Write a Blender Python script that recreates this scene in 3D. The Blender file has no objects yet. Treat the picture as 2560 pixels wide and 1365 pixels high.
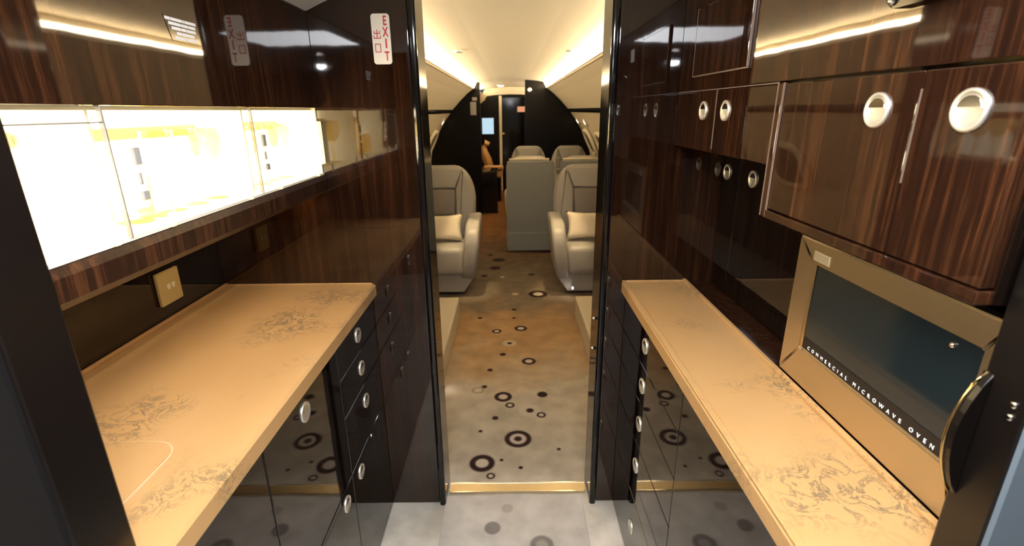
import bpy, bmesh, math, random
from mathutils import Vector, Matrix
random.seed(7)
S = bpy.context.scene
COL = S.collection
R = math.radians

# ---------------------------------------------------------------- camera
H = 1.47
cam_d = bpy.data.cameras.new('camera'); cam = bpy.data.objects.new('camera', cam_d); COL.objects.link(cam)
S.camera = cam
cam_d.sensor_fit = 'HORIZONTAL'; cam_d.sensor_width = 36.0
cam_d.lens = 36.0 * 1240.0 / 2560.0
cam_d.clip_start = 0.02; cam_d.clip_end = 60
pitch = math.atan(407 / 1240.0); roll = R(0.6)
fwd = Vector((0, math.cos(pitch), -math.sin(pitch)))
up0 = Vector((0, math.sin(pitch), math.cos(pitch))); r0 = Vector((1, 0, 0))
rt = math.cos(roll) * r0 - math.sin(roll) * up0
up = math.cos(roll) * up0 + math.sin(roll) * r0
m = Matrix((rt, up, -fwd)).transposed().to_4x4(); m.translation = Vector((0, 0, H))
cam.matrix_world = m
cam_d.dof.use_dof = True; cam_d.dof.focus_distance = 1.25; cam_d.dof.aperture_fstop = 5.0

# ---------------------------------------------------------------- world, exposure
w = bpy.data.worlds.new('world'); S.world = w; w.use_nodes = True
w.node_tree.nodes['Background'].inputs[0].default_value = (0.5, 0.6, 0.75, 1)
w.node_tree.nodes['Background'].inputs[1].default_value = 0.15
S.view_settings.view_transform = 'Standard'; S.view_settings.look = 'None'
S.view_settings.gamma = 1.0; S.view_settings.use_curve_mapping = False
S.view_settings.exposure = 0.0
S.cycles.use_denoising = True
S.cycles.max_bounces = 10; S.cycles.glossy_bounces = 6; S.cycles.transparent_max_bounces = 24
S.cycles.sample_clamp_indirect = 12

# light levels
L_CEIL = 40.0       # galley ceiling panel
L_CAB = 22.0         # lit glass cabinet
L_UNDER = 14.0      # strip below the glass cabinet
L_COVE = 44.0       # cabin coves

# ---------------------------------------------------------------- materials
def new_mat(name):
    mt = bpy.data.materials.new(name); mt.use_nodes = True
    nt = mt.node_tree; b = nt.nodes['Principled BSDF']
    return mt, nt, b
def simple(name, col, rough=0.5, metal=0.0, ior=1.5, bump=0.0, bscale=200, var=0.0, sheen=0.0):
    mt, nt, b = new_mat(name)
    b.inputs['Base Color'].default_value = (*col, 1); b.inputs['Roughness'].default_value = rough
    b.inputs['Metallic'].default_value = metal; b.inputs['IOR'].default_value = ior
    if sheen: b.inputs['Sheen Weight'].default_value = sheen
    if bump or var:
        g = nt.nodes.new('ShaderNodeNewGeometry')
        n = nt.nodes.new('ShaderNodeTexNoise'); n.inputs['Scale'].default_value = bscale; n.inputs['Detail'].default_value = 4
        nt.links.new(g.outputs['Position'], n.inputs['Vector'])
        if bump:
            bp = nt.nodes.new('ShaderNodeBump'); bp.inputs['Strength'].default_value = bump; bp.inputs['Distance'].default_value = 0.002
            nt.links.new(n.outputs['Fac'], bp.inputs['Height']); nt.links.new(bp.outputs['Normal'], b.inputs['Normal'])
        if var:
            mx = nt.nodes.new('ShaderNodeMix'); mx.data_type = 'RGBA'
            mx.inputs[6].default_value = (*[c * (1 - var) for c in col], 1); mx.inputs[7].default_value = (*[min(1, c * (1 + var)) for c in col], 1)
            nt.links.new(n.outputs['Fac'], mx.inputs[0]); nt.links.new(mx.outputs[2], b.inputs['Base Color'])
    return mt
def emit(name, col, strength):
    mt = bpy.data.materials.new(name); mt.use_nodes = True
    nt = mt.node_tree; nt.nodes.clear()
    o = nt.nodes.new('ShaderNodeOutputMaterial'); e = nt.nodes.new('ShaderNodeEmission')
    e.inputs[0].default_value = (*col, 1); e.inputs[1].default_value = strength
    nt.links.new(e.outputs[0], o.inputs[0]); return mt
def wood(name, dark, mid, light, rough=0.035, ior=1.55):
    mt, nt, b = new_mat(name)
    N, Lk = nt.nodes.new, nt.links.new
    g = N('ShaderNodeNewGeometry')
    def grain(sxy, sz, detail, dist=0.0, rg=0.6):
        mp = N('ShaderNodeMapping'); mp.inputs['Scale'].default_value = (sxy, sxy, sz); Lk(g.outputs['Position'], mp.inputs['Vector'])
        n = N('ShaderNodeTexNoise'); n.inputs['Scale'].default_value = 1.0; n.inputs['Detail'].default_value = detail; n.inputs['Roughness'].default_value = rg; n.inputs['Distortion'].default_value = dist
        Lk(mp.outputs[0], n.inputs['Vector']); return n.outputs['Fac']
    def mad(a, k, c):
        q = N('ShaderNodeMath'); q.operation = 'MULTIPLY_ADD'; Lk(a, q.inputs[0]); q.inputs[1].default_value = k
        if isinstance(c, float): q.inputs[2].default_value = c
        else: Lk(c, q.inputs[2])
        return q.outputs[0]
    f = mad(grain(42, 1.1, 4, 0.3), 0.40, mad(grain(150, 3.5, 4, 0.2), 0.42, mad(grain(420, 26, 2), 0.18, 0.0)))
    cr = N('ShaderNodeValToRGB'); e = cr.color_ramp.elements
    e[0].position = 0.38; e[0].color = (*dark, 1); e[1].position = 0.64; e[1].color = (*light, 1)
    q = e.new(0.50); q.color = (*mid, 1)
    Lk(f, cr.inputs[0]); Lk(cr.outputs[0], b.inputs['Base Color'])
    b.inputs['Roughness'].default_value = rough; b.inputs['IOR'].default_value = ior
    n3 = N('ShaderNodeTexNoise'); n3.inputs['Scale'].default_value = 11; n3.inputs['Detail'].default_value = 1      # faint lacquer ripple
    Lk(g.outputs['Position'], n3.inputs['Vector'])
    bp = N('ShaderNodeBump'); bp.inputs['Strength'].default_value = 0.04; bp.inputs['Distance'].default_value = 0.004
    Lk(n3.outputs['Fac'], bp.inputs['Height']); Lk(bp.outputs['Normal'], b.inputs['Normal'])
    return mt
def pane_mat(name, tint, ior=1.45, rough=0.0):
    mt = bpy.data.materials.new(name); mt.use_nodes = True
    nt = mt.node_tree; nt.nodes.clear()
    o = nt.nodes.new('ShaderNodeOutputMaterial'); t = nt.nodes.new('ShaderNodeBsdfTransparent'); gl = nt.nodes.new('ShaderNodeBsdfGlossy')
    fr = nt.nodes.new('ShaderNodeFresnel'); mx = nt.nodes.new('ShaderNodeMixShader')
    ge = nt.nodes.new('ShaderNodeNewGeometry'); mr = nt.nodes.new('ShaderNodeMapRange')      # thin sheet: same sheen entering and leaving
    mr.inputs[3].default_value = ior; mr.inputs[4].default_value = 1.0 / ior
    nt.links.new(ge.outputs['Backfacing'], mr.inputs[0]); nt.links.new(mr.outputs[0], fr.inputs[0])
    t.inputs[0].default_value = (*tint, 1); gl.inputs['Roughness'].default_value = rough
    nt.links.new(fr.outputs[0], mx.inputs[0]); nt.links.new(t.outputs[0], mx.inputs[1]); nt.links.new(gl.outputs[0], mx.inputs[2])
    nt.links.new(mx.outputs[0], o.inputs[0]); return mt
def stone(name, base, base2, vein):
    mt, nt, b = new_mat(name)
    g = nt.nodes.new('ShaderNodeNewGeometry')
    n = nt.nodes.new('ShaderNodeTexNoise'); n.inputs['Scale'].default_value = 6; n.inputs['Detail'].default_value = 6
    nt.links.new(g.outputs['Position'], n.inputs['Vector'])
    mx = nt.nodes.new('ShaderNodeMix'); mx.data_type = 'RGBA'; mx.inputs[6].default_value = (*base, 1); mx.inputs[7].default_value = (*base2, 1)
    nt.links.new(n.outputs['Fac'], mx.inputs[0])
    # thin dark veins that gather in loose patches
    nv = nt.nodes.new('ShaderNodeTexNoise'); nv.inputs['Scale'].default_value = 26; nv.inputs['Detail'].default_value = 5; nv.inputs['Roughness'].default_value = 0.65; nv.inputs['Distortion'].default_value = 1.2
    nt.links.new(g.outputs['Position'], nv.inputs['Vector'])
    sb = nt.nodes.new('ShaderNodeMath'); sb.operation = 'SUBTRACT'; sb.inputs[1].default_value = 0.5
    ab = nt.nodes.new('ShaderNodeMath'); ab.operation = 'ABSOLUTE'
    nt.links.new(nv.outputs['Fac'], sb.inputs[0]); nt.links.new(sb.outputs[0], ab.inputs[0])
    r1 = nt.nodes.new('ShaderNodeValToRGB'); r1.color_ramp.elements[0].position = 0.0; r1.color_ramp.elements[0].color = (1, 1, 1, 1); r1.color_ramp.elements[1].position = 0.05; r1.color_ramp.elements[1].color = (0, 0, 0, 1)
    nt.links.new(ab.outputs[0], r1.inputs[0])
    np_ = nt.nodes.new('ShaderNodeTexNoise'); np_.inputs['Scale'].default_value = 4.2; np_.inputs['Detail'].default_value = 3
    nt.links.new(g.outputs['Position'], np_.inputs['Vector'])
    r2 = nt.nodes.new('ShaderNodeValToRGB'); r2.color_ramp.elements[0].position = 0.49; r2.color_ramp.elements[0].color = (0, 0, 0, 1); r2.color_ramp.elements[1].position = 0.62; r2.color_ramp.elements[1].color = (1, 1, 1, 1)
    nt.links.new(np_.outputs['Fac'], r2.inputs[0])
    ml = nt.nodes.new('ShaderNodeMath'); ml.operation = 'MULTIPLY'
    nt.links.new(r1.outputs[0], ml.inputs[0]); nt.links.new(r2.outputs[0], ml.inputs[1])
    m8 = nt.nodes.new('ShaderNodeMath'); m8.operation = 'MULTIPLY'; m8.inputs[1].default_value = 0.85
    nt.links.new(ml.outputs[0], m8.inputs[0])
    mv = nt.nodes.new('ShaderNodeMix'); mv.data_type = 'RGBA'; mv.inputs[7].default_value = (*vein, 1)
    nt.links.new(m8.outputs[0], mv.inputs[0]); nt.links.new(mx.outputs[2], mv.inputs[6]); nt.links.new(mv.outputs[2], b.inputs['Base Color'])
    b.inputs['Roughness'].default_value = 0.32
    return mt
DK = (0.030, 0.014, 0.014); MID = (0.22, 0.15, 0.11); PALE = (0.50, 0.44, 0.37)
CIRC = [(0.020, 1.975, 0.064, 'target'), (-0.140, 1.808, 0.056, 'ring'), (-0.055, 2.337, 0.048, 'ring'), (-0.018, 2.256, 0.025, 'ring'),
        (0.158, 2.356, 0.028, 'dot'), (0.085, 2.206, 0.055, 'halo'), (0.141, 2.166, 0.024, 'ring'), (-0.092, 2.143, 0.016, 'dot'),
        (-0.160, 2.036, 0.010, 'dot'), (0.205, 1.897, 0.009, 'dot'), (0.098, 2.733, 0.044, 'ring'), (-0.064, 2.826, 0.020, 'dot'),
        (-0.021, 2.984, 0.045, 'halo'), (0.058, 3.218, 0.045, 'ring'), (-0.111, 3.175, 0.034, 'ring'), (-0.137, 2.629, 0.017, 'dot'),
        (-0.161, 2.441, 0.016, 'dot'), (-0.195, 2.404, 0.035, 'pale'), (0.217, 3.905, 0.081, 'ring'), (0.025, 3.911, 0.047, 'pale'),
        (0.013, 3.568, 0.019, 'dot'), (0.011, 3.404, 0.015, 'dot'), (-0.099, 1.727, 0.019, 'ring'), (0.029, 1.777, 0.010, 'dot'),
        (-0.055, 1.827, 0.009, 'dot'), (-0.135, 4.914, 0.065, 'dot'), (-0.164, 4.642, 0.055, 'dot'), (0.181, 4.430, 0.028, 'dot'),
        (-0.242, 3.411, 0.018, 'dot'), (-0.26, 4.40, 0.03, 'dot'), (-0.09, 4.36, 0.03, 'pale'), (-0.23, 5.1, 0.03, 'dot')]
CIRC2 = [(-0.082, 1.448, 0.030, 'dot'), (-0.028, 1.542, 0.022, 'pale'), (0.096, 1.370, 0.042, 'ring'), (-0.02, 1.15, 0.06, 'ring'),
         (0.17, 1.05, 0.03, 'dot'), (-0.18, 0.95, 0.05, 'target'), (0.05, 0.75, 0.05, 'ring')]
def carpet(name, circles, stops, strength=1.0, rough=0.9):
    mt, nt, b = new_mat(name)
    N, Lk = nt.nodes.new, nt.links.new
    g = N('ShaderNodeNewGeometry')
    sx = N('ShaderNodeSeparateXYZ'); Lk(g.outputs['Position'], sx.inputs[0])
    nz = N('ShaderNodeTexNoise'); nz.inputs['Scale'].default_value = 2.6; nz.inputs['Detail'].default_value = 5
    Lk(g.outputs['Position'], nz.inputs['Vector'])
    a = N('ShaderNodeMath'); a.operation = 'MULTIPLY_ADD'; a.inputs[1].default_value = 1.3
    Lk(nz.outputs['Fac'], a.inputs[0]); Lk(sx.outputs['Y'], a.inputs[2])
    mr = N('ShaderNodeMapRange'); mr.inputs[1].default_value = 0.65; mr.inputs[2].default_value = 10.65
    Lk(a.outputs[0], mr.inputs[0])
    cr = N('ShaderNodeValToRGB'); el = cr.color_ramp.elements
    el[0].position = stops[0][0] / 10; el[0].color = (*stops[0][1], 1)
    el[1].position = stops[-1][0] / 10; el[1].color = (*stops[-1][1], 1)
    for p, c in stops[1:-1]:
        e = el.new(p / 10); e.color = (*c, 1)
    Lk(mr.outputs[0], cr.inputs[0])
    nb = N('ShaderNodeTexNoise'); nb.inputs['Scale'].default_value = 9; nb.inputs['Detail'].default_value = 6; Lk(g.outputs['Position'], nb.inputs['Vector'])
    nr = N('ShaderNodeMapRange'); nr.inputs[1].default_value = 0.3; nr.inputs[2].default_value = 0.7; nr.inputs[3].default_value = 0.82; nr.inputs[4].default_value = 1.14
    Lk(nb.outputs['Fac'], nr.inputs[0])
    mu = N('ShaderNodeMix'); mu.data_type = 'RGBA'; mu.blend_type = 'MULTIPLY'; mu.inputs[0].default_value = 1
    Lk(cr.outputs[0], mu.inputs[6]); Lk(nr.outputs[0], mu.inputs[7])
    prev = mu.outputs[2]
    def layer(fac_socket, col, prev):
        mx = N('ShaderNodeMix'); mx.data_type = 'RGBA'; mx.inputs[7].default_value = (*col, 1)
        Lk(fac_socket, mx.inputs[0]); Lk(prev, mx.inputs[6]); return mx.outputs[2]
    for (cx, cy, r, k) in circles:
        d = N('ShaderNodeVectorMath'); d.operation = 'DISTANCE'
        cb = N('ShaderNodeCombineXYZ'); Lk(sx.outputs['X'], cb.inputs[0]); Lk(sx.outputs['Y'], cb.inputs[1])
        Lk(cb.outputs[0], d.inputs[0]); d.inputs[1].default_value = (cx, cy, 0)
        def disc(rad, soft, s=1.0):
            q = N('ShaderNodeMapRange'); q.inputs[1].default_value = rad - soft; q.inputs[2].default_value = rad + soft
            q.inputs[3].default_value = s * strength; q.inputs[4].default_value = 0.0
            Lk(d.outputs['Value'], q.inputs[0]); return q.outputs[0]
        sf = 0.003 + r * 0.04
        if k == 'dot': prev = layer(disc(r, sf), DK, prev)
        elif k == 'ring': prev = layer(disc(r, sf), DK, prev); prev = layer(disc(r * 0.50, sf), PALE, prev)
        elif k == 'target':
            prev = layer(disc(r, sf), DK, prev); prev = layer(disc(r * 0.60, sf), PALE, prev); prev = layer(disc(r * 0.30, sf), DK, prev)
        elif k == 'halo': prev = layer(disc(r, sf, 0.6), PALE, prev); prev = layer(disc(r * 0.36, sf), DK, prev)
        elif k == 'pale': prev = layer(disc(r, sf, 0.6), MID, prev); prev = layer(disc(r * 0.6, sf, 0.8), PALE, prev)
    Lk(prev, b.inputs['Base Color']); b.inputs['Roughness'].default_value = rough
    b.inputs['Specular IOR Level'].default_value = 0.15
    nf = N('ShaderNodeTexNoise'); nf.inputs['Scale'].default_value = 420; Lk(g.outputs['Position'], nf.inputs['Vector'])
    bp = N('ShaderNodeBump'); bp.inputs['Strength'].default_value = 0.35; bp.inputs['Distance'].default_value = 0.003
    Lk(nf.outputs['Fac'], bp.inputs['Height']); Lk(bp.outputs['Normal'], b.inputs['Normal'])
    return mt

def translucent(name, col):
    mt = bpy.data.materials.new(name); mt.use_nodes = True; nt = mt.node_tree; nt.nodes.clear()
    o = nt.nodes.new('ShaderNodeOutputMaterial'); a = nt.nodes.new('ShaderNodeBsdfTranslucent'); b = nt.nodes.new('ShaderNodeBsdfDiffuse'); mx = nt.nodes.new('ShaderNodeMixShader')
    a.inputs[0].default_value = (*col, 1); b.inputs[0].default_value = (*col, 1); mx.inputs[0].default_value = 0.4
    nt.links.new(a.outputs[0], mx.inputs[1]); nt.links.new(b.outputs[0], mx.inputs[2]); nt.links.new(mx.outputs[0], o.inputs[0]); return mt
M = dict(
    wood=wood('polished_ebony_veneer', (0.011, 0.0047, 0.0028), (0.022, 0.0082, 0.0040), (0.082, 0.0285, 0.0105), ior=1.65),
    wood_part=wood('polished_partition_veneer', (0.010, 0.0044, 0.0027), (0.019, 0.0074, 0.0038), (0.048, 0.0175, 0.0072), ior=1.65),
    bulk=simple('black_bulkhead_laminate', (0.0035, 0.003, 0.003), 0.28, ior=1.3),
    wood_satin=wood('satin_ebony_veneer', (0.011, 0.0047, 0.0028), (0.026, 0.0095, 0.0045), (0.090, 0.032, 0.012), rough=0.35, ior=1.45),
    wood_dk=wood('shade_toned_veneer', (0.0035, 0.0022, 0.0018), (0.007, 0.0038, 0.0026), (0.018, 0.009, 0.0052), ior=1.6),  # same veneer; dim light of the low doors is put into its colour
    post=simple('dark_post_lacquer', (0.0045, 0.003, 0.0025), 0.3),
    edge=simple('edge_highlight', (0.20, 0.135, 0.10), 0.3),  # light caught by lacquered edges, painted as a pale colour
    groove=simple('pale_joint', (0.62, 0.44, 0.26), 0.5),
    black=simple('black_lacquer', (0.006, 0.005, 0.005), 0.08),
    blackmat=simple('black_panel', (0.004, 0.004, 0.0045), 0.45),
    bluegrey=simple('blue_grey_laminate', (0.11, 0.145, 0.18), 0.6),
    stone=stone('tan_stone', (0.475, 0.265, 0.098), (0.545, 0.328, 0.140), (0.10, 0.09, 0.06)),
    steel=simple('brushed_steel', (0.62, 0.53, 0.40), 0.33, 1.0),
    chrome=simple('chrome', (0.82, 0.80, 0.76), 0.12, 1.0),
    satin=simple('satin_nickel', (0.90, 0.87, 0.80), 0.48, 1.0),
    brass=simple('polished_brass', (0.72, 0.52, 0.24), 0.18, 1.0),
    strip=simple('brushed_threshold_metal', (0.72, 0.62, 0.46), 0.3, 1.0),
    glassdk=simple('dark_oven_glass', (0.012, 0.018, 0.020), 0.09),
    white=simple('white_plastic', (0.93, 0.92, 0.89), 0.4),
    ivory=simple('ivory_plastic', (0.62, 0.50, 0.24), 0.4),
    red=simple('red_print', (0.62, 0.03, 0.08), 0.5),
    print=simple('white_print', (0.95, 0.96, 0.97), 0.5),
    ceil=simple('ceiling_white', (0.74, 0.74, 0.74), 0.55),
    cream=simple('cream_lining', (0.78, 0.69, 0.52), 0.75, bump=0.1, bscale=300),
    cream_hd=simple('cream_headliner', (0.84, 0.77, 0.62), 0.8, bump=0.1, bscale=300),
    leather=simple('grey_leather', (0.35, 0.342, 0.325), 0.42, bump=0.15, bscale=260),
    leather_dk=simple('taupe_leather', (0.205, 0.185, 0.172), 0.42, bump=0.15, bscale=260),
    leather_bk=simple('cool_grey_leather', (0.25, 0.265, 0.27), 0.5, bump=0.15, bscale=260),
    leather_tan=simple('tan_leather', (0.62, 0.36, 0.15), 0.45),
    rail=simple('tan_rail_wood', (0.16, 0.085, 0.035), 0.4),
    pillow=simple('cream_cushion_cloth', (0.82, 0.74, 0.60), 0.85, bump=0.2, bscale=500),
    plinth=simple('cream_upholstery', (0.60, 0.54, 0.43), 0.7),
    shade=simple('window_shade', (0.30, 0.27, 0.17), 0.7),
    inner=simple('cabinet_interior', (0.85, 0.80, 0.66), 0.5),
    frost=translucent('frosted_acrylic', (0.9, 0.88, 0.80)),
    rack=simple('honey_rack', (0.84, 0.70, 0.42), 0.5),
    pane=pane_mat('clear_acrylic', (0.97, 0.97, 0.95)),
    crystal=pane_mat('crystal', (0.98, 0.93, 0.78), 1.45),
    vest=simple('vestibule_lining', (0.24, 0.21, 0.18), 0.5),
    e_ceil=emit('lamp_cool', (0.96, 0.97, 1.0), L_CEIL),
    e_cab=emit('lamp_cabinet', (1.0, 0.86, 0.60), L_CAB),
    e_under=emit('lamp_under', (1.0, 0.70, 0.34), L_UNDER),
    e_cove=emit('lamp_cove', (1.0, 0.80, 0.52), L_COVE),
    e_read=emit('lamp_reading', (1.0, 0.82, 0.56), 9.0),
    e_spot=emit('lamp_spot', (0.95, 0.97, 1.0), 420.0),
    e_screen=emit('screen', (0.62, 0.85, 1.0), 0.9),
    e_sign=emit('lit_sign', (1.0, 0.42, 0.22), 0.8),
    e_floor=emit('courtesy_lamp', (1.0, 0.86, 0.82), 45.0),
)
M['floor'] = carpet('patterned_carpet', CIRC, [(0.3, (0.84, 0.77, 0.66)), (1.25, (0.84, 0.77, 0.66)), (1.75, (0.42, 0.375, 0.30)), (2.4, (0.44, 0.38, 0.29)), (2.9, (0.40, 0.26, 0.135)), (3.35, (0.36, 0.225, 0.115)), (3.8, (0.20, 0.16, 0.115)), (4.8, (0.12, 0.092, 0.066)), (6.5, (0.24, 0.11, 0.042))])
M['runner'] = carpet('grey_runner', CIRC2, [(0.3, (0.64, 0.59, 0.53)), (2.0, (0.64, 0.59, 0.53)), (6.0, (0.64, 0.59, 0.53))], 0.6)

# ---------------------------------------------------------------- mesh helpers
def finish(name, bm, mat, parent=None, local=False, smooth=False):
    me = bpy.data.meshes.new(name); bmesh.ops.recalc_face_normals(bm, faces=bm.faces[:])
    bm.to_mesh(me); bm.free()
    if smooth:
        for p in me.polygons: p.use_smooth = True
    o = bpy.data.objects.new(name, me); COL.objects.link(o)
    me.materials.append(M[mat] if isinstance(mat, str) else mat)
    if parent is not None:
        o.parent = parent
        if not local: o.matrix_parent_inverse = Matrix.Translation(-world_loc(parent))
    return o
def world_loc(o):
    v = Vector((0, 0, 0))
    # only empties carry a location; meshes built in world space sit at the origin
    return Vector(o.location) if o.type == 'EMPTY' else v
def add_box(bm, x0, x1, y0, y1, z0, z1, bev=0.0, seg=2):
    r = bmesh.ops.create_cube(bm, size=1.0)
    vs = r['verts']
    for v in vs:
        v.co = Vector(((x0 + x1) / 2 + v.co.x * (x1 - x0), (y0 + y1) / 2 + v.co.y * (y1 - y0), (z0 + z1) / 2 + v.co.z * (z1 - z0)))
    if bev:
        es = list({e for v in vs for e in v.link_edges})
        bmesh.ops.bevel(bm, geom=es, offset=bev, segments=seg, affect='EDGES', profile=0.5)
def box(name, x0, x1, y0, y1, z0, z1, mat, parent=None, bev=0.0, seg=2, local=False, smooth=False):
    bm = bmesh.new(); add_box(bm, x0, x1, y0, y1, z0, z1, bev, seg)
    return finish(name, bm, mat, parent, local, smooth)
def add_prism(bm, pts, axis, a0, a1, bev=0.0, seg=3):
    """outline in the plane across `axis`, swept a0..a1. axis 'y': pts=(x,z); 'x': pts=(y,z); 'z': pts=(x,y)"""
    def mk(p, a):
        return {'y': (p[0], a, p[1]), 'x': (a, p[0], p[1]), 'z': (p[0], p[1], a)}[axis]
    b0 = [bm.verts.new(mk(p, a0)) for p in pts]; b1 = [bm.verts.new(mk(p, a1)) for p in pts]
    f = [bm.faces.new(b0), bm.faces.new(list(reversed(b1)))]
    n = len(pts)
    for i in range(n): bm.faces.new((b0[i], b1[i], b1[(i + 1) % n], b0[(i + 1) % n]))
    if bev:
        es = [e for ff in f for e in ff.edges]
        bmesh.ops.bevel(bm, geom=list(set(es)), offset=bev, segments=seg, affect='EDGES', profile=0.5)
def prism(name, pts, axis, a0, a1, mat, parent=None, bev=0.0, seg=3, local=False, smooth=False):
    bm = bmesh.new(); add_prism(bm, pts, axis, a0, a1, bev, seg)
    return finish(name, bm, mat, parent, local, smooth)
def add_lathe(bm, prof, axis, c, n=28):
    """prof: (r, h) pairs along axis vector `axis` from centre c"""
    ax = Vector(axis).normalized()
    u = ax.orthogonal().normalized(); v = ax.cross(u)
    rings = []
    for r, h in prof:
        if r < 1e-6: rings.append([bm.verts.new(Vector(c) + ax * h)]); continue
        rings.append([bm.verts.new(Vector(c) + ax * h + (u * math.cos(2 * math.pi * i / n) + v * math.sin(2 * math.pi * i / n)) * r) for i in range(n)])
    for a, b in zip(rings, rings[1:]):
        for i in range(n):
            j = (i + 1) % n
            if len(a) == 1 and len(b) == 1: continue
            if len(a) == 1: bm.faces.new((a[0], b[j], b[i]))
            elif len(b) == 1: bm.faces.new((a[i], a[j], b[0]))
            else: bm.faces.new((a[i], a[j], b[j], b[i]))
def lathe(name, prof, axis, c, mat, parent=None, n=28, local=False):
    bm = bmesh.new(); add_lathe(bm, prof, axis, c, n)
    return finish(name, bm, mat, parent, local, True)
def add_tube(bm, pts, r, n=10):
    rings = []
    for i, p in enumerate(pts):
        p = Vector(p); q0 = Vector(pts[max(0, i - 1)]); q1 = Vector(pts[min(len(pts) - 1, i + 1)])
        t = (q1 - q0).normalized(); ref = Vector((0, 0, 1)) if abs(t.z) < 0.9 else Vector((1, 0, 0))
        u = t.cross(ref).normalized(); v = t.cross(u)
        rr = r[i] if isinstance(r, (list, tuple)) else r
        rings.append([bm.verts.new(p + (u * math.cos(2 * math.pi * k / n) + v * math.sin(2 * math.pi * k / n)) * rr) for k in range(n)])
    for a, b in zip(rings, rings[1:]):
        for k in range(n): bm.faces.new((a[k], a[(k + 1) % n], b[(k + 1) % n], b[k]))
    bm.faces.new(rings[0]); bm.faces.new(list(reversed(rings[-1])))
def strip(name, sec, y0, y1, mat, parent=None, thick=None, ny=1, smooth=True):
    """surface through the (x,z) points `sec`, from y0 to y1, given a thickness away from the cabin axis"""
    bm = bmesh.new(); rows = []
    for k in range(ny + 1):
        y = y0 + (y1 - y0) * k / ny
        rows.append([bm.verts.new((x, y, z)) for x, z in sec])
    for a, b in zip(rows, rows[1:]):
        for i in range(len(sec) - 1): bm.faces.new((a[i], a[i + 1], b[i + 1], b[i]))
    o = finish(name, bm, mat, parent, smooth=smooth)
    return o
def text_mesh(name, s, size, mat, parent, mw, align='LEFT', spacing=1.0, local=False, bold=0.0):
    cu = bpy.data.curves.new('t', 'FONT'); cu.body = s; cu.size = size; cu.align_x = align; cu.extrude = 0.0004; cu.space_character = spacing; cu.offset = bold
    to = bpy.data.objects.new('t', cu); COL.objects.link(to)
    bpy.context.view_layer.update()
    me = bpy.data.meshes.new_from_object(to.evaluated_get(bpy.context.evaluated_depsgraph_get()))
    bpy.data.objects.remove(to); bpy.data.curves.remove(cu)
    me.name = name; me.transform(mw); me.materials.clear(); me.materials.append(M[mat])
    o = bpy.data.objects.new(name, me); COL.objects.link(o); o.parent = parent
    if not local: o.matrix_parent_inverse = Matrix.Translation(-world_loc(parent))
    return o
def thing(name, label, cat, loc=(0, 0, 0), rz=0.0, group=None):
    o = bpy.data.objects.new(name, None); COL.objects.link(o); o.empty_display_size = 0.1
    o.location = loc; o.rotation_euler = (0, 0, rz); tag(o, label, cat, group); return o
def tag(o, label, cat, group=None):
    o['label'] = label; o['category'] = cat
    if group: o['group'] = group
    return o
def struct(o, label, cat):
    o['kind'] = 'structure'; o['label'] = label; o['category'] = cat; return o
def part(o, label): o['label'] = label; return o
def roundrect(w, h, r, n=6, cx=0, cy=0):
    pts = []
    for (sx, sy, a0) in ((1, 1, 0), (-1, 1, 90), (-1, -1, 180), (1, -1, 270)):
        for k in range(n + 1):
            a = R(a0 + 90 * k / n)
            pts.append((cx + sx * (w / 2 - r) + r * math.cos(a), cy + sy * (h / 2 - r) + r * math.sin(a)))
    return pts

YP = 1.58          # galley face of the cabin partition
YB = 1.70          # cabin face of it
LX = -0.58; RX = 0.505

# ================================================================ SETTING
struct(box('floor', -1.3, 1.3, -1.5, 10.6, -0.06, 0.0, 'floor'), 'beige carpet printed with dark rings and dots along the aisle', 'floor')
def gz(x):         # galley ceiling height
    return 1.745 + 0.130 * (1 - (x / 0.58) ** 2) if x < 0 else 1.775 + 0.100 * (1 - (x / 0.505) ** 2)
cs = [(-0.97, 1.745)] + [(x, gz(x)) for x in [-0.58 + i * 1.085 / 24 for i in range(25)]] + [(0.97, 1.775)]
struct(prism('ceiling', cs + [(0.97, 1.95), (-0.97, 1.95)], 'y', -1.3, YP, 'ceil'), 'white arched ceiling of the galley', 'ceiling')
struct(box('wall_left', -1.0, -0.965, 0.5135, YP, 0.0, 1.745, 'wood_dk'), 'dark glossy splashback wall behind the wide tan counter', 'wall')
struct(box('wall_right', 0.96, 1.0, 0.50, YP, 0.0, 1.775, 'wood_dk'), 'dark wall behind the oven side of the galley', 'wall')
# cabin partition: two polished leaves and a header
struct(prism('wall_aft_left', [(-1.22, 0.0), (-0.292, 0.0), (-0.292, 1.90), (-1.22, 1.90)], 'y', YP, YB, 'wood_part', bev=0.004), 'polished dark wood partition carrying the white exit sign', 'partition')
struct(prism('wall_aft_right', [(0.318, 0.0), (1.22, 0.0), (1.22, 1.90), (0.318, 1.90)], 'y', YP, YB, 'wood_part', bev=0.004), 'polished dark wood partition beside the overhead lockers', 'partition')
struct(box('wall_aft_header', -0.292, 0.318, YP, YB, 1.865, 1.95, 'wood_dk'), 'dark header above the cabin doorway', 'partition')
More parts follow.
